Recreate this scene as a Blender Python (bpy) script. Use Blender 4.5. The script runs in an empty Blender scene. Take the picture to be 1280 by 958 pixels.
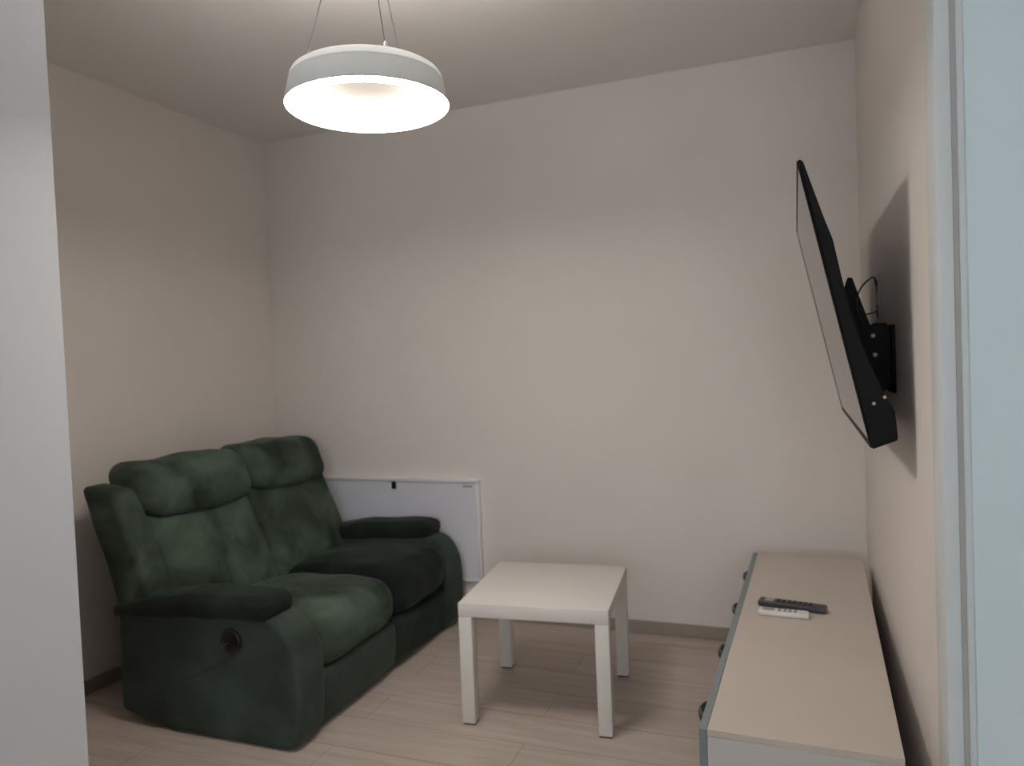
import bpy, bmesh, math, random
from mathutils import Vector, Matrix, noise
random.seed(3)
S = bpy.context.scene
C = S.collection
PI = math.pi

# ------------------------------------------------------------------ room measures (metres)
XL, XR, YB, H = -2.805, 0.2623, 3.4664, 2.612
YC = 1.63            # where the right wall ends (outer corner)
XH = 1.75            # right side of the area the camera stands in
YF = -2.6            # front wall with the window
XP, YP = -1.81, 1.405   # partition: inner face and free end

# ------------------------------------------------------------------ materials
def new_mat(name):
    m = bpy.data.materials.new(name); m.use_nodes = True
    nt = m.node_tree; b = nt.nodes['Principled BSDF']
    return m, nt, b
def lin(r, g, b):
    f = lambda c: (c/255/12.92 if c/255 <= .04045 else ((c/255+.055)/1.055)**2.4)
    return (f(r), f(g), f(b), 1)
def plain(name, col, rough=.5, metal=0, bump=0, scale=200, var=0, spec=.5):
    m, nt, b = new_mat(name)
    b.inputs['Base Color'].default_value = col
    b.inputs['Roughness'].default_value = rough
    b.inputs['Metallic'].default_value = metal
    b.inputs['Specular IOR Level'].default_value = spec
    tc = nt.nodes.new('ShaderNodeTexCoord')
    n = nt.nodes.new('ShaderNodeTexNoise'); n.inputs['Scale'].default_value = scale; n.inputs['Detail'].default_value = 4
    nt.links.new(tc.outputs['Object'], n.inputs['Vector'])
    if bump:
        bp = nt.nodes.new('ShaderNodeBump'); bp.inputs['Strength'].default_value = bump; bp.inputs['Distance'].default_value = .002
        nt.links.new(n.outputs['Fac'], bp.inputs['Height']); nt.links.new(bp.outputs['Normal'], b.inputs['Normal'])
    if var:
        n2 = nt.nodes.new('ShaderNodeTexNoise'); n2.inputs['Scale'].default_value = 3; n2.inputs['Detail'].default_value = 3
        nt.links.new(tc.outputs['Object'], n2.inputs['Vector'])
        r = nt.nodes.new('ShaderNodeValToRGB')
        r.color_ramp.elements[0].color = tuple(c*(1-var) for c in col[:3])+(1,)
        r.color_ramp.elements[1].color = tuple(min(1, c*(1+var)) for c in col[:3])+(1,)
        r.color_ramp.elements[0].position = .3; r.color_ramp.elements[1].position = .7
        nt.links.new(n2.outputs['Fac'], r.inputs['Fac']); nt.links.new(r.outputs['Color'], b.inputs['Base Color'])
    return m
def emis(name, col, strength):
    m, nt, b = new_mat(name)
    b.inputs['Base Color'].default_value = (.8, .8, .8, 1)
    b.inputs['Emission Color'].default_value = col
    b.inputs['Emission Strength'].default_value = strength
    return m

M = {}
M['wall'] = plain('wall_paint', (.85, .79, .745, 1), .75, bump=.08, scale=350, var=.012, spec=.2)
M['ceiling'] = plain('ceiling_paint', (.90, .87, .84, 1), .85, bump=.05, scale=300, spec=.1)
M['partition'] = plain('partition_paint', (.64, .64, .655, 1), .6, bump=.04, scale=300, spec=.25)
M['door'] = plain('door_lacquer', (.80, .93, .98, 1), .45, spec=.3)
M['doorframe'] = plain('door_frame_lacquer', (.78, .82, .84, 1), .45, spec=.3)
M['groove'] = plain('frame_gasket', (.50, .50, .49, 1), .7)
M['table'] = plain('white_foil', (.78, .74, .70, 1), .42, spec=.35)
M['chest'] = plain('chest_white', (.62, .59, .57, 1), .45, spec=.3)
M['chest_top'] = plain('chest_top_board', (.62, .545, .475, 1), .38, var=.02, spec=.4)
M['chest_front'] = plain('grey_blue_front', (.23, .265, .28, 1), .45)
M['handle'] = plain('dark_handle', (.12, .13, .12, 1), .35, metal=.6)
M['tv_black'] = plain('tv_black_plastic', (.006, .006, .0075, 1), .5, spec=.12)
M['mount'] = plain('black_steel', (.004, .004, .0045, 1), .5, spec=.12)
M['bolt'] = plain('zinc_bolt', (.5, .5, .5, 1), .3, metal=.9)
M['cable'] = plain('black_cable', (.02, .018, .018, 1), .5)
M['outlet'] = plain('outlet_white', (.42, .40, .39, 1), .5)
M['lamp_body'] = plain('lamp_white_metal', (.80, .82, .81, 1), .5, spec=.3)
M['wire'] = plain('lamp_wire', (.05, .043, .04, 1), .6, spec=.1)
M['lamp_glow'] = emis('lamp_diffuser', (1, .92, .85, 1), 32)
M['lamp_up'] = emis('lamp_upper_strip', (1, .97, .95, 1), .26)
M['lamp_plate'] = plain('lamp_inner_plate', (.205, .195, .18, 1), .8, spec=0)
M['lamp_fill'] = emis('lamp_ceiling_fill', (1, .93, .87, 1), 56)  # glow for the added ring that brightens the ceiling
M['panel'] = plain('panel_white_sheet', (.80, .80, .87, 1), .4, spec=.4)
M['panel_frame'] = plain('panel_frame_white', (.90, .88, .89, 1), .4)
M['black'] = plain('black_plastic', (.012, .011, .012, 1), .4)
M['mark'] = plain('mark_print', (.10, .075, .075, 1), .6)
M['remote_dark'] = plain('remote_dark_grey', (.055, .047, .058, 1), .4)
M['remote_white'] = plain('remote_white', (.75, .73, .70, 1), .4)
M['button_grey'] = plain('remote_button_grey', (.33, .30, .32, 1), .5)
M['button_dark'] = plain('remote_button_dark', (.02, .02, .022, 1), .5)
M['foot'] = plain('felt_foot', (.03, .025, .022, 1), .9)
M['glass'] = None

# screen: glossy glass
m, nt, b = new_mat('tv_screen_glass')
b.inputs['Base Color'].default_value = (.008, .008, .01, 1); b.inputs['Roughness'].default_value = .06
b.inputs['Specular IOR Level'].default_value = .9
M['screen'] = m

# window glass
m, nt, b = new_mat('window_glass')
b.inputs['Transmission Weight'].default_value = 1; b.inputs['Roughness'].default_value = 0; b.inputs['IOR'].default_value = 1.02
M['glass'] = m

# velvet
def velvet(name, dark, light):
    m, nt, b = new_mat(name)
    L = nt.links.new
    tc = nt.nodes.new('ShaderNodeTexCoord')
    n = nt.nodes.new('ShaderNodeTexNoise'); n.inputs['Scale'].default_value = 4.2; n.inputs['Detail'].default_value = 4; n.inputs['Distortion'].default_value = .5
    L(tc.outputs['Object'], n.inputs['Vector'])
    r = nt.nodes.new('ShaderNodeValToRGB'); r.color_ramp.elements[0].position = .36; r.color_ramp.elements[1].position = .66
    r.color_ramp.elements[0].color = dark; r.color_ramp.elements[1].color = light
    L(n.outputs['Fac'], r.inputs['Fac']); L(r.outputs['Color'], b.inputs['Base Color'])
    b.inputs['Roughness'].default_value = .85; b.inputs['Specular IOR Level'].default_value = .15
    b.inputs['Sheen Weight'].default_value = .22; b.inputs['Sheen Roughness'].default_value = .35
    b.inputs['Sheen Tint'].default_value = (.5, .65, .53, 1)
    n2 = nt.nodes.new('ShaderNodeTexNoise'); n2.inputs['Scale'].default_value = 14; n2.inputs['Detail'].default_value = 5
    L(tc.outputs['Object'], n2.inputs['Vector'])
    bp = nt.nodes.new('ShaderNodeBump'); bp.inputs['Strength'].default_value = .35; bp.inputs['Distance'].default_value = .012
    L(n2.outputs['Fac'], bp.inputs['Height']); L(bp.outputs['Normal'], b.inputs['Normal'])
    return m
M['velvet'] = velvet('green_velvet', (.026, .038, .030, 1), (.098, .138, .104, 1))
M['velvet_side'] = velvet('green_velvet_panel', (.040, .052, .045, 1), (.064, .086, .072, 1))
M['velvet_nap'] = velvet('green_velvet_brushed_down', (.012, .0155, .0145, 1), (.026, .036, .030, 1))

# laminate floor: planks along x, 0.2 m wide
def floor_mat():
    m, nt, b = new_mat('laminate_floor'); L = nt.links.new
    tc = nt.nodes.new('ShaderNodeTexCoord')
    mp = nt.nodes.new('ShaderNodeMapping'); mp.inputs['Location'].default_value = (.91, -.34, 0)
    L(tc.outputs['Object'], mp.inputs['Vector'])
    br = nt.nodes.new('ShaderNodeTexBrick')
    br.inputs['Scale'].default_value = 1; br.inputs['Brick Width'].default_value = 1.28; br.inputs['Row Height'].default_value = .2
    br.inputs['Mortar Size'].default_value = .0016; br.inputs['Mortar Smooth'].default_value = .3
    br.offset = .5; br.offset_frequency = 2
    br.inputs['Color1'].default_value = (.52, .44, .385, 1); br.inputs['Color2'].default_value = (.56, .48, .42, 1)
    br.inputs['Mortar'].default_value = (.30, .245, .21, 1)
    L(mp.outputs['Vector'], br.inputs['Vector'])
    mp2 = nt.nodes.new('ShaderNodeMapping'); mp2.inputs['Scale'].default_value = (1.6, 22, 1)
    L(tc.outputs['Object'], mp2.inputs['Vector'])
    n = nt.nodes.new('ShaderNodeTexNoise'); n.inputs['Scale'].default_value = 1.5; n.inputs['Detail'].default_value = 6; n.inputs['Distortion'].default_value = .6
    L(mp2.outputs['Vector'], n.inputs['Vector'])
    r = nt.nodes.new('ShaderNodeValToRGB'); r.color_ramp.elements[0].position = .3; r.color_ramp.elements[1].position = .7
    r.color_ramp.elements[0].color = (.86, .84, .82, 1); r.color_ramp.elements[1].color = (1.08, 1.08, 1.08, 1)
    L(n.outputs['Fac'], r.inputs['Fac'])
    mx = nt.nodes.new('ShaderNodeMix'); mx.data_type = 'RGBA'; mx.blend_type = 'MULTIPLY'; mx.inputs['Factor'].default_value = 1
    L(br.outputs['Color'], mx.inputs['A']); L(r.outputs['Color'], mx.inputs['B'])
    L(mx.outputs['Result'], b.inputs['Base Color'])
    b.inputs['Roughness'].default_value = .5; b.inputs['Specular IOR Level'].default_value = .3
    return m
M['floor'] = floor_mat()
M['baseboard'] = plain('baseboard_laminate', (.36, .30, .26, 1), .5, var=.05)

# ------------------------------------------------------------------ mesh helpers
def link(name, bm, mat, parent=None, world=False, smooth=True):
    if world and parent is not None:
        bm.transform(Matrix.LocRotScale(parent.location, parent.rotation_euler, None).inverted())
    bmesh.ops.recalc_face_normals(bm, faces=bm.faces[:])
    me = bpy.data.meshes.new(name); bm.to_mesh(me); bm.free()
    if smooth:
        me.shade_smooth()
        me.set_sharp_from_angle(angle=math.radians(38))
    me.materials.append(mat)
    o = bpy.data.objects.new(name, me); C.objects.link(o)
    if parent is not None: o.parent = parent
    return o
def thing(name, label, cat, loc=(0, 0, 0), rotz=0, group=None):
    o = bpy.data.objects.new(name, None); C.objects.link(o)
    o.location = loc; o.rotation_euler = (0, 0, rotz); o.empty_display_size = .1
    o['label'] = label; o['category'] = cat
    if group: o['group'] = group
    return o
def struct(name, bm, mat):
    o = link(name, bm, mat); o['kind'] = 'structure'; return o
def box(bm, x0, x1, y0, y1, z0, z1, bev=0, seg=2):
    t = bmesh.new()
    bmesh.ops.create_cube(t, size=1)
    for v in t.verts:
        v.co = Vector(((x0+x1)/2+v.co.x*(x1-x0), (y0+y1)/2+v.co.y*(y1-y0), (z0+z1)/2+v.co.z*(z1-z0)))
    if bev: bmesh.ops.bevel(t, geom=t.edges[:], offset=bev, segments=seg, profile=.5, affect='EDGES')
    merge(bm, t); return bm
def merge(bm, t):
    me = bpy.data.meshes.new('tmp'); t.to_mesh(me); t.free(); bm.from_mesh(me); bpy.data.meshes.remove(me)
def B(*a, **k):
    bm = bmesh.new(); return box(bm, *a, **k)
def prism(pts, axis, a, b, bev=0, seg=3):
    """polygon of 2-D pts extruded along axis ('x','y','z') from a to b"""
    t = bmesh.new()
    def P(p, s):
        if axis == 'y': return (p[0], s, p[1])
        if axis == 'x': return (s, p[0], p[1])
        return (p[0], p[1], s)
    va = [t.verts.new(P(p, a)) for p in pts]; vb = [t.verts.new(P(p, b)) for p in pts]
    t.faces.new(va); t.faces.new(vb[::-1])
    n = len(pts)
    for i in range(n): t.faces.new((va[i], vb[i], vb[(i+1) % n], va[(i+1) % n]))
    bmesh.ops.recalc_face_normals(t, faces=t.faces[:])
    if bev: 
        es = [e for e in t.edges if e.calc_face_angle(0) > math.radians(30)]
        bmesh.ops.bevel(t, geom=es, offset=bev, segments=seg, profile=.5, affect='EDGES', clamp_overlap=True)
    return t
def tube(pts, r, seg=8, smooth_n=0):
    P = [Vector(p) for p in pts]
    if smooth_n:
        out = []
        for i in range(len(P)-1):
            p0 = P[max(i-1, 0)]; p1 = P[i]; p2 = P[i+1]; p3 = P[min(i+2, len(P)-1)]
            for k in range(smooth_n):
                t = k/smooth_n
                out.append(.5*((2*p1)+(p2-p0)*t+(2*p0-5*p1+4*p2-p3)*t*t+(3*p1-p0-3*p2+p3)*t**3))
        out.append(P[-1]); P = out
    bm = bmesh.new(); rings = []
    up = Vector((.13, .27, .95))
    for i, p in enumerate(P):
        d = (P[min(i+1, len(P)-1)]-P[max(i-1, 0)]).normalized()
        a = d.cross(up)
        if a.length < 1e-3: a = d.cross(Vector((1, 0, 0)))
        a.normalize(); b = d.cross(a)
        rings.append([bm.verts.new(p+a*r*math.cos(2*PI*k/seg)+b*r*math.sin(2*PI*k/seg)) for k in range(seg)])
    for i in range(len(rings)-1):
        for k in range(seg):
            bm.faces.new((rings[i][k], rings[i][(k+1) % seg], rings[i+1][(k+1) % seg], rings[i+1][k]))
    bm.faces.new(rings[0][::-1]); bm.faces.new(rings[-1])
    return bm
def lathe(prof, seg=96, close=False, cap=False):
    bm = bmesh.new(); rings = []
    for r, z in prof:
        rings.append([bm.verts.new((r*math.cos(2*PI*k/seg), r*math.sin(2*PI*k/seg), z)) for k in range(seg)])
    n = len(rings)
    for i in range(n if close else n-1):
        a = rings[i]; b = rings[(i+1) % n]
        for k in range(seg): bm.faces.new((a[k], a[(k+1) % seg], b[(k+1) % seg], b[k]))
    if cap: bm.faces.new(rings[0][::-1]); bm.faces.new(rings[-1])
    return bm
def cushion(hx, hy, hz, r, deform=None, n=22, wr=0.0, seed=0):
    """soft rounded block; deform(u,v,w,p) shifts a point, u,v,w in -1..1; wr = height of soft wrinkles"""
    bm = bmesh.new()
    bmesh.ops.create_cube(bm, size=2)
    bmesh.ops.subdivide_edges(bm, edges=bm.edges[:], cuts=n, use_grid_fill=True)
    for v in bm.verts:
        u, w_, t = v.co
        # ease the grid towards the edges so the rounding is well resolved
        e = lambda s: math.sin(s*PI/2)*.55+s*.45
        q = Vector((e(u)*hx, e(w_)*hy, e(t)*hz))
        inner = Vector((max(-hx+r, min(hx-r, q.x)), max(-hy+r, min(hy-r, q.y)), max(-hz+r, min(hz-r, q.z))))
        d = q-inner
        if d.length > 1e-7: q = inner+d.normalized()*r
        U, V, W = q.x/hx, q.y/hy, q.z/hz
        p = q.copy()
        if deform: p = deform(U, V, W, p)
        if wr:
            nrm = Vector((U/hx, V/hy, W/hz)).normalized()
            p = p+nrm*wr*noise.noise(Vector((p.x*7+seed*3.1, p.y*7, p.z*7+seed)))
        v.co = p
    return bm
def xf(bm, loc=(0, 0, 0), rot=(0, 0, 0)):
    from mathutils import Euler
    bm.transform(Matrix.LocRotScale(Vector(loc), Euler(rot), None)); return bm

# ------------------------------------------------------------------ setting
T = .12
struct('floor', B(XL-T, XH+T, YF-T, YB+T, -.1, 0), M['floor'])
struct('ceiling', B(XL-T, XH+T, YF-T, YB+T, H, H+.1), M['ceiling'])
struct('wall_back', B(XL-T, XR+.001, YB, YB+T, 0, H), M['wall'])
struct('wall_left', B(XL-T, XL, YF, YB, 0, H), M['wall'])
# right wall of the sitting area (ends in an outer corner beside the door)
struct('wall_right', B(XR, XR+T, YC+.012, YB+T, 0, H), M['wall'])
struct('wall_hall', B(XH, XH+T, YF, YC+T, 0, H), M['wall'])
# wall that holds the door and faces the camera area
bm = bmesh.new()
box(bm, XR+T, XH, YC+.08, YC+.08+T, 2.12, H); box(bm, 1.24, XH, YC+.08, YC+.08+T, 0, 2.12)
struct('wall_door_side', bm, M['wall'])
# door frame and leaf (only the first centimetres are in the frame); the leaf nearly reaches the ceiling
bm = bmesh.new()
box(bm, XR-.003, XR+.024, YC-.004, YC+.11, 0, H, .004, 2)
struct('trim_1', bm, M['doorframe'])
struct('trim_2', B(XR+.024, XR+.033, YC-.001, YC+.09, 0, H), M['groove'])
bm = bmesh.new(); box(bm, XR+.033, XR+.046, YC+.0, YC+.09, 0, H, .003, 2)
struct('trim_3', bm, M['doorframe'])
d = B(XR+.046, 1.24, YC+.001, YC+.05, .008, H-.004, .002, 1)
dob = struct('door_1', d, M['door'])
hb = bmesh.new(); box(hb, 1.16, 1.19, YC-.002, YC+.008, .93, 1.13, .003)
merge(hb, tube([(1.175, YC, 1.06), (1.175, YC-.05, 1.06), (1.06, YC-.055, 1.06)], .009))
link('door_handle', hb, M['bolt'], dob)
# slanted partition at the left, lit by the lamp and the window
struct('wall_partition', prism([(XP, YP), (XP-.57*1.74, YP-.82*1.74), (XP-.57*1.74-.0, YP-.82*1.74+.15), (XP-.082, YP+.057)], 'z', 0, H), M['partition'])
# baseboards
struct('baseboard_back', B(XL, XR, YB-.014, YB, 0, .06, .003, 1), M['baseboard'])
struct('baseboard_left', B(XL, XL+.014, YF, YB, 0, .06, .003, 1), M['baseboard'])
struct('baseboard_right', B(XR-.014, XR, YC+.02, YB-.014, 0, .06, .003, 1), M['baseboard'])
# front wall with the window the daylight comes through
wx0, wx1, wz0, wz1 = -1.1, 1.3, .85, 2.3
bm = bmesh.new()
box(bm, XL, wx0, YF-T, YF, 0, H); box(bm, wx1, XH, YF-T, YF, 0, H)
box(bm, wx0, wx1, YF-T, YF, 0, wz0); box(bm, wx0, wx1, YF-T, YF, wz1, H)
struct('wall_front', bm, M['wall'])
bm = bmesh.new()
for a in (wx0, (wx0+wx1)/2-.03, wx1-.06): box(bm, a, a+.06, YF-.09, YF-.03, wz0, wz1, .005, 1)
for a in (wz0, wz1-.06): box(bm, wx0, wx1, YF-.088, YF-.032, a, a+.06, .005, 1)
wn = struct('window_1', bm, M['doorframe'])
link('window_pane', B(wx0+.03, wx1-.03, YF-.063, YF-.057, wz0+.03, wz1-.03), M['glass'], wn)

# ------------------------------------------------------------------ pendant ring lamp
LX, LY, LZ = -1.067, 1.765, 2.030
lamp = thing('pendant_lamp', 'round white ring pendant lamp glowing, hung on thin wires from the ceiling', 'lamp', (LX, LY, LZ))
body = lathe([(.2185, 0), (.219, .004), (.2165, .02), (.2075, .056), (.2055, .059), (.2045, .0645), (.200, .0655), (.120, .0655), (.0005, .0655)])
link('lamp_housing', body, M['lamp_body'], lamp)
strip = lathe([(.2055, .0655), (.203, .074), (.198, .082), (.189, .088), (.178, .091), (.12, .091), (.12, .0660), (.2, .0660)], close=True)
link('upper_strip', strip, M['lamp_up'], lamp)
link('ceiling_fill_ring', lathe([(.158, .0912), (.122, .0912), (.122, .0925), (.158, .0925)], close=True), M['lamp_fill'], lamp)  # unseen upward-glowing ring, added on the lamp as ceiling fill light
link('cover_plate', lathe([(.121, .0595), (.121, .0640), (.0005, .0640), (.0005, .0595)], close=True), M['lamp_plate'], lamp)
diff = lathe([(.2170, .001), (.2125, -.004), (.205, -.006), (.196, -.006), (.188, -.003), (.162, .024), (.138, .046), (.1215, .0585)])
link('diffuser', diff, M['lamp_glow'], lamp)
HC = H-LZ
for a in (math.radians(180+21+4), math.radians(21-63), math.radians(21+63-5)):
    ax, ay = .172*math.cos(a), .172*math.sin(a)
    link('wire', tube([(ax, ay, .090), (.03*math.cos(a), .03*math.sin(a), HC-.02)], .0011, 6), M['wire'], lamp)
    link('wire_clamp', xf(lathe([(.005, 0), (.005, .012), (.002, .018)], 16, cap=True), (ax, ay, .0905)), M['lamp_body'], lamp)
link('ceiling_rose', lathe([(.06, HC-.026), (.062, HC-.022), (.062, HC-.0005)], 48, cap=True), M['lamp_body'], lamp)

# ------------------------------------------------------------------ side table
TA = .0983
tb = thing('coffee_table', 'small square white low table with thick straight legs, standing on the floor by the sofa', 'table', (-1.1739, 2.4034, 0), TA)
W = .55
link('tabletop', B(0, W, 0, W, .40, .45, .0018, 2), M['table'], tb)
for i, (a, b_) in enumerate(((0, 0), (W-.05, 0), (0, W-.05), (W-.05, W-.05))):
    lg = link('leg', B(a+.0005, a+.0495, b_+.0005, b_+.0495, .006, .3995, .0015, 2), M['table'], tb)
    link('foot_pad', B(a+.003, a+.047, b_+.003, b_+.047, 0, .006), M['foot'], lg)

# ------------------------------------------------------------------ chest along the right wall
CA = -math.radians(1.05)
CH = thing('low_cabinet', 'long low white chest with beige top and grey fronts along the right wall', 'cabinet', (-.214, 1.712, 0), CA)
CL, CD, CZ = 1.585, .405, .46
CH.rotation_euler.z = math.radians(.0)
# local frame follows the measured corners (slight turn against the wall)
CH.rotation_euler.z = -math.atan2(.040, 1.585)
def cab(name, bm, mat, p=CH): return link(name, bm, mat, p)
cab('top_board', B(0, CD, 0, CL, CZ-.016, CZ, .001, 1), M['chest_top'])
bm = bmesh.new()
box(bm, 0, CD, 0, .016, .03, CZ-.016); box(bm, 0, CD, CL-.016, CL, .03, CZ-.016)
box(bm, 0, CD, .016, CL-.016, .03, .046); box(bm, CD-.006, CD-.001, .016, CL-.016, .046, CZ-.016)
for k in (1, 2, 3): box(bm, .002, CD-.007, CL*k/4-.008, CL*k/4+.008, .046, CZ-.016)
box(bm, .03, .046, .02, CL-.02, 0, .03); box(bm, CD-.046, CD-.03, .02, CL-.02, 0, .03)
cab('carcass', bm, M['chest'])
for k in range(4):
    y0, y1 = CL*k/4+.001, CL*(k+1)/4-.001
    if k == 0: y0 = 0
    if k == 3: y1 = CL
    dr = cab('door', B(-.019, -.001, y0, y1, .034, CZ-.001, .001, 1), M['chest_front'])
    yc = (y0+y1)/2-.035
    hz = .422
    hd = tube([(-.018, yc-.035, hz), (-.029, yc-.033, hz), (-.036, yc-.016, hz), (-.038, yc, hz), (-.036, yc+.016, hz), (-.029, yc+.033, hz), (-.018, yc+.035, hz)], .006, 10, 4)
    for v in hd.verts: v.co.z = hz+(v.co.z-hz)*2.0
    cab('door_handle', hd, M['handle'], dr)

# remotes on the chest
def remote(name, label, cx, cy, ang, L_, Wd, Hh, mat, white):
    t = thing(name, label, 'remote control', (cx, cy, CZ), ang)
    bm = B(-L_/2, L_/2, -Wd/2, Wd/2, 0, Hh, .006, 4)
    for v in bm.verts:                                        # body slims a little in the middle
        v.co.y *= 1-.10*math.cos(v.co.x/L_*PI)
    link('remote_body', bm, mat, t)
    random.seed(5)
    if white:
        link('remote_display', B(-L_/2+.012, -L_/2+.05, -Wd/2+.008, Wd/2-.008, Hh-.0005, Hh+.0006), M['button_grey'], t)
        for i in range(4):
            for j in range(3):
                x = -L_/2+.066+i*.016; y = (j-1)*.0105
                link('button', B(x-.005, x+.005, y-.0035, y+.0035, Hh-.0005, Hh+.0016, .001, 1), M['button_grey'], t)
    else:
        link('number_plate', B(-L_/2+.02, -L_/2+.05, -Wd/2+.008, Wd/2-.008, Hh-.0005, Hh+.001, .0005, 1), M['outlet'], t)
        for i in range(7):
            for j in range(3):
                x = -L_/2+.064+i*.017; y = (j-1)*.0115
                link('button', B(x-.005, x+.005, y-.004, y+.004, Hh-.0005, Hh+.002, .001, 1), M['button_dark'], t)
    return t
remote('remote_control', 'longer dark grey remote control lying on the low chest, behind the white one', -.034, 2.606, -.19, .215, .048, .020, M['remote_dark'], False)
remote('remote_control', 'shorter white remote control lying on the low chest, in front of the dark one', -.060, 2.525, -.045, .155, .042, .018, M['remote_white'], True)

# ------------------------------------------------------------------ panel on the back wall
px0, px1, pz0, pz1 = -2.53, -1.532, .193, .722
pn = thing('wall_panel', 'flat white framed panel with black clip, low on back wall behind the sofa', 'panel', ((px0+px1)/2, YB, pz0))
link('panel_sheet', B(px0+.012, px1-.012, YB-.022, YB-.004, pz0+.012, pz1-.014, .001, 1), M['panel'], pn, world=True)
bm = bmesh.new()
box(bm, px0, px1, YB-.034, YB-.0005, pz1-.016, pz1, .002, 2); box(bm, px0, px1, YB-.034, YB-.0005, pz0, pz0+.010, .002, 2)
box(bm, px0, px0+.014, YB-.034, YB-.0005, pz0+.01, pz1-.016, .002, 2); box(bm, px1-.014, px1, YB-.034, YB-.0005, pz0+.01, pz1-.016, .002, 2)
link('panel_frame', bm, M['panel_frame'], pn, world=True)
link('clip', B(-2.038, -2.015, YB-.036, YB-.021, .662, .700, .003, 2), M['black'], pn, world=True)
bm = bmesh.new()
for k in range(5):
    x = -1.622+k*.0105
    box(bm, x, x+.0075, YB-.0235, YB-.0215, .680, .6885, .0008, 1)
link('printed_mark', bm, M['mark'], pn, world=True)

# ------------------------------------------------------------------ television, tilted mount
TY0, TY1 = 1.975, 3.15
tv = thing('television', 'thin black flat television tilted forward on the right wall above the chest', 'television', (.165, TY0, 1.078))
front = [(.0155, 1.793), (.165, 1.078)]
prof = [(.0175, 1.794), (.028, 1.788), (.072, 1.646), (.091, 1.590), (.108, 1.500), (.120, 1.440), (.145, 1.345), (.176, 1.262), (.218, 1.165), (.223, 1.100), (.219, 1.096), (.167, 1.076)]
bm = prism(prof, 'y', TY0, TY1, .002, 1)
link('television_back', bm, M['tv_black'], tv, world=True)
# glass front, 2 mm proud, inside a thin bezel
fd = Vector((.165-.0155, 0, 1.078-1.793)); fd.normalize(); fn = Vector((fd.z, 0, -fd.x)); 
A = Vector((.0165, 0, 1.790)); Bv = Vector((.1655, 0, 1.080))
def slab(a, b, y0, y1, t0, t1, bev=0):
    pts = [(a.x+fn.x*t0, a.z+fn.z*t0), (b.x+fn.x*t0, b.z+fn.z*t0), (b.x+fn.x*t1, b.z+fn.z*t1), (a.x+fn.x*t1, a.z+fn.z*t1)]
    return prism(pts, 'y', y0, y1, bev, 1)
link('screen', slab(A+fd*.008, Bv-fd*.016, TY0+.008, TY1-.008, -.001, .0022), M['screen'], tv, world=True)
bm = slab(A, A+fd*.0075, TY0, TY1, -.001, .0035)
merge(bm, slab(Bv-fd*.0155, Bv, TY0, TY1, -.001, .0035)); merge(bm, slab(A+fd*.0075, Bv-fd*.0155, TY0, TY0+.0075, -.001, .0035)); merge(bm, slab(A+fd*.0075, Bv-fd*.0155, TY1-.0075, TY1, -.001, .0035))
link('bezel', bm, M['tv_black'], tv, world=True)
for (x, z) in ((.158, 1.235), (.195, 1.20)):
    pass

mt = thing('television_mount', 'black steel tilting wall bracket holding the television on the right wall', 'wall mount', (XR, 2.35, 1.3))
link('wall_plate', B(XR-.010, XR-.0005, 2.33, 2.80, 1.19, 1.385, .003, 2), M['mount'], mt, world=True)
for y in (2.34, 2.74):
    pr = [(.144, 1.526), (.156, 1.524), (.200, 1.385), (.212, 1.392), (.240, 1.390), (.2515, 1.376), (.2515, 1.22), (.236, 1.196), (.206, 1.196), (.180, 1.264), (.149, 1.347), (.124, 1.444), (.122, 1.492), (.135, 1.497)]
    rl = link('rail', prism(pr, 'y', y, y+.03, .002, 1), M['mount'], mt, world=True)
    link('arm', B(.205, XR-.009, y+.006, y+.024, 1.23, 1.35, .003, 1), M['mount'], rl)
    rl.children[0].location = (0, 0, 0)
    for (bx, bz) in ((.206, 1.355), (.210, 1.300)):
        bt = lathe([(.006, 0), (.006, .004), (.003, .006)], 16, cap=True)
        link('bolt', xf(bt, (bx, y, bz), (PI/2, 0, 0)), M['bolt'], rl)
# place sub-parts in the mount's frame
for rl in [o for o in mt.children if o.name.startswith('rail')]:
    for ch in rl.children: ch.location = -mt.location
# side screws of the television
for (x, z) in ((.172, 1.207), (.196, 1.222)):
    link('screw', xf(lathe([(.004, 0), (.004, .002), (.002, .003)], 14, cap=True), Vector((x, TY0-.0005, z-.02))-Vector(tv.location), (PI/2, 0, 0)), M['bolt'], tv)

# cables and the outlet behind the television
o = link('power_cable', tube([(XR-.008, 2.74, 1.525), (.245, 2.70, 1.55), (.215, 2.55, 1.53), (.185, 2.42, 1.50), (.167, 2.34, 1.465), (.166, 2.31, 1.42), (.180, 2.32, 1.385)], .0028, 8, 6), M['cable'])
o['label'] = 'thin black cable curving up from behind the television to the outlet'; o['category'] = 'cable'
o = link('antenna_cable', tube([(XR-.008, 2.74, 1.44), (.235, 2.64, 1.432), (.205, 2.56, 1.425), (.165, 2.52, 1.420)], .0028, 8, 6), M['cable'])
o['label'] = 'short straight black cable between television back and outlet, below the curved one'; o['category'] = 'cable'
ot = thing('wall_outlet', 'small double outlet on the right wall in the television shadow', 'outlet', (XR, 2.74, 1.47))
link('outlet_frame', B(XR-.006, XR-.0005, 2.70, 2.781, 1.40, 1.561, .002, 2), M['outlet'], ot, world=True)
for z in (1.44, 1.52):
    link('socket', B(XR-.0075, XR-.005, 2.717, 2.764, z-.022, z+.022, .001, 2), M['mark'], ot, world=True)

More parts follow.
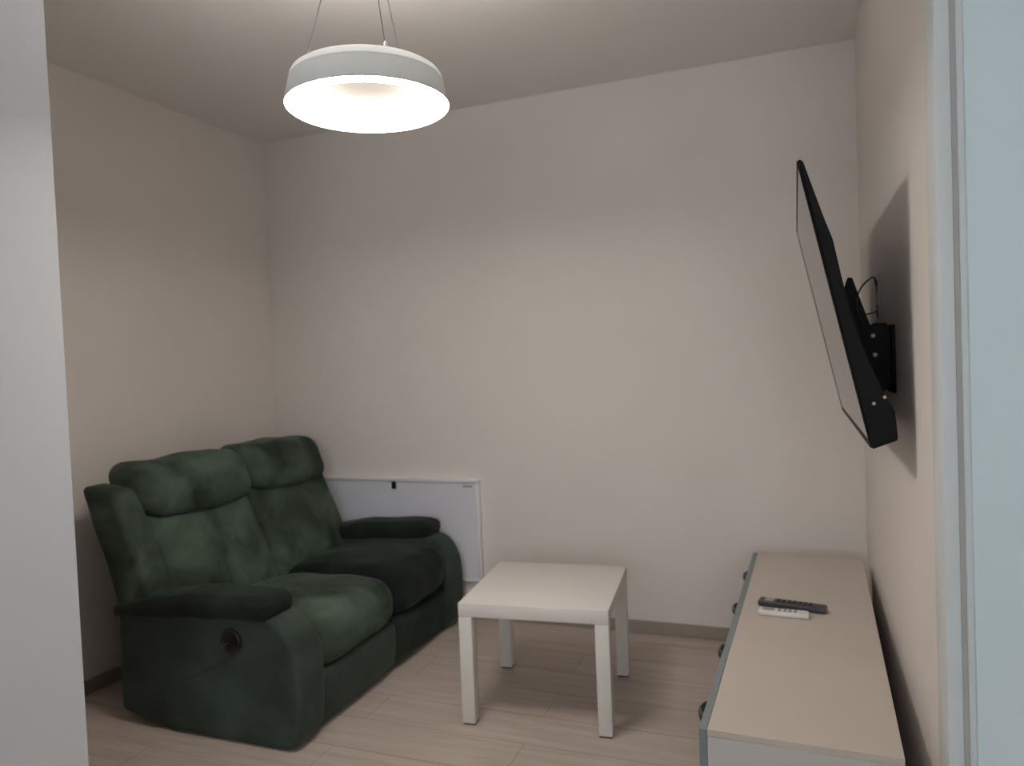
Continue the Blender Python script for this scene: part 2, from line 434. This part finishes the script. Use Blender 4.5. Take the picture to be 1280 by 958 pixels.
# ------------------------------------------------------------------ two-seat recliner sofa
sofa = thing('recliner_sofa', 'dark green velvet two seat recliner sofa with padded arms against the left wall', 'sofa', (-2.05, 2.73, 0))
SY0, SY1, SM = 2.043, 3.395, 2.755
AW = .165
def sp(name, bm, parent=sofa, mat=None, off=None):
    """sofa part given in world coordinates; sub-parts share the sofa's frame"""
    bm.transform(Matrix.Translation(-sofa.location))
    return link(name, bm, mat or M['velvet'], parent)
arm_prof = [(-2.447, .045), (-2.447, .045), (-2.20, -.0), (-2.19, .0), (-1.67, .0), (-1.64, .004), (-1.622, .05), (-1.610, .22), (-1.616, .34), (-1.65, .42), (-1.705, .462), (-1.80, .472), (-2.44, .45)]
def soft_prism(prof, y0, y1, bulge, bev, seed):
    """arm body: profile smoothed, side faces softly domed"""
    P = [Vector((p[0], 0, p[1])) for p in prof]
    cx = sum(p.x for p in P)/len(P); cz = sum(p.z for p in P)/len(P)
    # resample outline
    out = []
    n = len(P)
    for i in range(n):
        a, b_ = P[i], P[(i+1) % n]; k = max(1, int((b_-a).length/.03))
        for j in range(k): out.append(a.lerp(b_, j/k))
    for it in range(2):
        m_ = len(out); out = [(out[i-1]+out[i]*2+out[(i+1) % m_])/4 for i in range(m_)]
    rings = []
    bm = bmesh.new(); steps = []
    for k in range(7):                                        # rounded edge, near face
        a = k/6*PI/2; steps.append((y0+bev*(1-math.sin(a)), 1, bev*(1-math.cos(a))))
    steps = steps[::-1] if False else steps
    # inset rings
    def inset(d):
        m_ = len(out); r = []
        for i in range(m_):
            t = (out[(i+1) % m_]-out[i-1]).normalized(); nr = Vector((-t.z, 0, t.x))
            r.append(out[i]+nr*d)
        return r
    seq = []
    for k in range(7):
        a = k/6*PI/2; seq.append((y0+bev*(1-math.sin(a)), bev*(1-math.cos(a))))
    seq = seq[::-1]                                           # outermost inset first at y0
    mid = [(y0+(y1-y0)*f, 0) for f in (.4, .6)]
    back = [(y0+y1-y, d) for (y, d) in seq[::-1]]
    for (y, d) in seq+mid+back:
        rr = inset(d); rings.append([bm.verts.new((p.x, y, p.z)) for p in rr])
    for i in range(len(rings)-1):
        m_ = len(out)
        for k in range(m_): bm.faces.new((rings[i][k], rings[i][(k+1) % m_], rings[i+1][(k+1) % m_], rings[i+1][k]))
    # flat caps
    for ring, y, s in ((rings[0], y0, -1), (rings[-1], y1, 1)):
        m_ = len(out)
        prev = ring
        for f in (.97, .9):
            cur = [bm.verts.new((cx+(v.co.x-cx)*f, y, cz+(v.co.z-cz)*f)) for v in ring]
            for k in range(m_): bm.faces.new((prev[k], prev[(k+1) % m_], cur[(k+1) % m_], cur[k]))
            prev = cur
        bm.faces.new(prev)
    return bm
for side in (0, 1):
    y0 = SY0 if side == 0 else SY1-AW
    y1 = y0+AW
    arm = sp('armrest', soft_prism(arm_prof, y0+.003, y1-.005, .003, .024, side), sofa, M['velvet_side'])
    # padded roll on the arm
    def pad_def(U, V, W, p, s=side):
        t = (U+1)/2
        p.z += .440+.062*t+(.008*math.cos(U*2.2))
        k = .55+.45*min(1, t*2.2)
        p.z += W*.052*(k-1)*.9-(.010*W if W > 0 else 0)-(.010 if W > 0 else 0)*max(0, t-.9)*10*W
        p.y *= 1-.10*abs(U)**4
        p.y += (y0+y1)/2+(-.010 if s == 0 else .0)
        p.x += -2.093
        return p
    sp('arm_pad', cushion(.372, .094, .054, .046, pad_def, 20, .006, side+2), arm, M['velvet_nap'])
    if side == 0:
        # recessed lever cup in the outer face
        cup = lathe([(.046, .0), (.046, .005), (.040, .008), (.034, .004), (.030, -.001)], 40)
        cup2 = lathe([(.032, .001), (.0005, .0012)], 40)
        merge(cup, cup2)
        xf(cup, (-1.893, SY0-.001, .372), (PI/2, 0, 0))
        lv = sp('lever_cup', cup, arm, M['black'])
        sp('lever', xf(cushion(.016, .005, .028, .0045, None, 6), (-1.897, SY0-.007, .372), (PI/2, 0, .0)), lv, M['black'])

# backrest: reclined shell between two side wings
def lean(z, x0=-2.24): return x0-.41*(z-.42)
def back_piece(y0, y1, z0, z1, xf_, thick, r, seed, puff=.02, wr=.008, lower=None, zcurve=0, n=22):
    """cushion standing on the lean line; xf_ = front offset"""
    hy, hz, hx = (y1-y0)/2, (z1-z0)/2, thick/2
    def df(U, V, W, p):
        z = (z0+z1)/2+p.z
        x = lean(z)+xf_-hx+p.x
        if U > 0: x += puff*(1-V*V)*(1-W*W)
        z += zcurve*(1-V*V)*(-W if W < 0 else 0)
        return Vector((x, (y0+y1)/2+p.y, z))
    return cushion(hx, hy, hz, r, df, n, wr, seed)
sp('back_shell', back_piece(SY0+.10, SY1-.07, .12, .86, -.15, .09, .03, 1, 0, 0))
for side in (0, 1):
    y0 = SY0+.012 if side == 0 else SY1-.125
    def wing_def(U, V, W, p, y0=y0, side=side):
        z = .62+p.z
        x = -2.432-.385*(z-.66)+p.x-(.06 if side else 0)
        z += (-.012+.010*-U)*max(0, W)
        return Vector((x, y0+.06+p.y, z*(1-.06*side)))
    sp('back_wing', cushion(.092, .062, .285, .030, wing_def, 18, .006, side+9))
for k in (0, 1):
    ya = (SY0+.118) if k == 0 else SM
    yb = SM if k == 0 else SY1-.05
    bc = sp('back_cushion', back_piece(ya, yb, .33, .80, -.012, .16, .05, 3+k, .070, .005))
    # pillow-like head cushion
    ha = ya-(.006 if k == 0 else 0); hb_ = yb-(.025 if k else 0)
    def hd(U, V, W, p, ya=ha, yb=hb_, k=k):
        z = .865+p.z-.004*V
        x = lean(.86)-.065+p.x+(-.34)*p.z
        x += .035*(1-V*V)*(1 if U > 0 else 0)
        z += (.004*math.sin(V*3.3+k*1.3)+.0035*math.sin(V*7+k))*(1 if W > 0 else 0)*max(0, W)
        z -= .016*(1-V*V)*max(0, -W)
        return Vector((x, (ya+yb)/2+p.y, z))
    sp('headrest', cushion(.112, (hb_-ha)/2+.003, .108, .072, hd, 24, .005, 20+k))
# seats
for k in (0, 1):
    ya = (SY0+.155) if k == 0 else SM
    yb = SM if k == 0 else SY1-.14
    def sd(U, V, W, p, ya=ya, yb=yb, k=k):
        x = -1.945+p.x; z = .305+.010*k+p.z
        t = (x+2.25)/.62
        if W > 0:
            z += (.022*math.sin(max(0, min(1, t))*PI*.95)+.020*(1-V*V))*W
            z -= .015*max(0, 1-t*1.4)
        x += .012*(1-V*V)*max(0, U)
        return Vector((x, (ya+yb)/2+p.y, z))
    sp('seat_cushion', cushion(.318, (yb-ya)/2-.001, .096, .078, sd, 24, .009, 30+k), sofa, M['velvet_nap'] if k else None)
    def fdf(U, V, W, p, ya=ya, yb=yb):
        x = -1.70+p.x+.012*(1-V*V)*max(0, U)*(1-W*W); z = .122+p.z
        x -= .012*max(0, -W)
        return Vector((x, (ya+yb)/2+p.y, z))
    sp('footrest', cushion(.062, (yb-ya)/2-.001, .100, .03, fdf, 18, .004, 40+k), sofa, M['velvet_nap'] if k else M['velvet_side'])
sp('base_frame', B(-2.36, -1.74, SY0+.14, SY1-.14, .02, .26, .01, 2), sofa, M['black'])

# ------------------------------------------------------------------ light
w = bpy.data.worlds.new('daylight'); S.world = w; w.use_nodes = True
bg = w.node_tree.nodes['Background']; bg.inputs['Color'].default_value = (.80, .93, 1.0, 1); bg.inputs['Strength'].default_value = 0.8
pl = bpy.data.lights.new('window_daylight', 'AREA'); pl.shape = 'RECTANGLE'; pl.size = wx1-wx0-.1; pl.size_y = wz1-wz0-.1
pl.color = (.86, .95, 1.0); pl.energy = 42
po = bpy.data.objects.new('window_daylight', pl); C.objects.link(po)
po.location = ((wx0+wx1)/2, YF-.14, (wz0+wz1)/2); po.rotation_euler = (PI/2, 0, 0)

# ------------------------------------------------------------------ camera
yaw, pitch, roll, f, ch = 0.36809, 0.031765, -0.040089, 923.58, 1.32836
cy, sy = math.cos(yaw), math.sin(yaw)
F = Vector((-sy*math.cos(pitch), cy*math.cos(pitch), -math.sin(pitch)))
R0 = Vector((cy, sy, 0)); U0 = R0.cross(F)
Rr = R0*math.cos(roll)+U0*math.sin(roll); Ur = -R0*math.sin(roll)+U0*math.cos(roll)
cam = bpy.data.cameras.new('camera'); co = bpy.data.objects.new('camera', cam); C.objects.link(co)
mw = Matrix((Rr, Ur, -F)).transposed().to_4x4(); mw.translation = Vector((0, 0, ch)); co.matrix_world = mw
cam.sensor_fit = 'HORIZONTAL'; cam.sensor_width = 36; cam.lens = f/1280*36; cam.clip_start = .02
S.camera = co
cam.dof.use_dof = True; cam.dof.focus_distance = 1.2; cam.dof.aperture_fstop = 5.2
vs = S.view_settings
vs.view_transform = 'Standard'; vs.look = 'None'; vs.gamma = 1; vs.exposure = 0; vs.use_curve_mapping = False
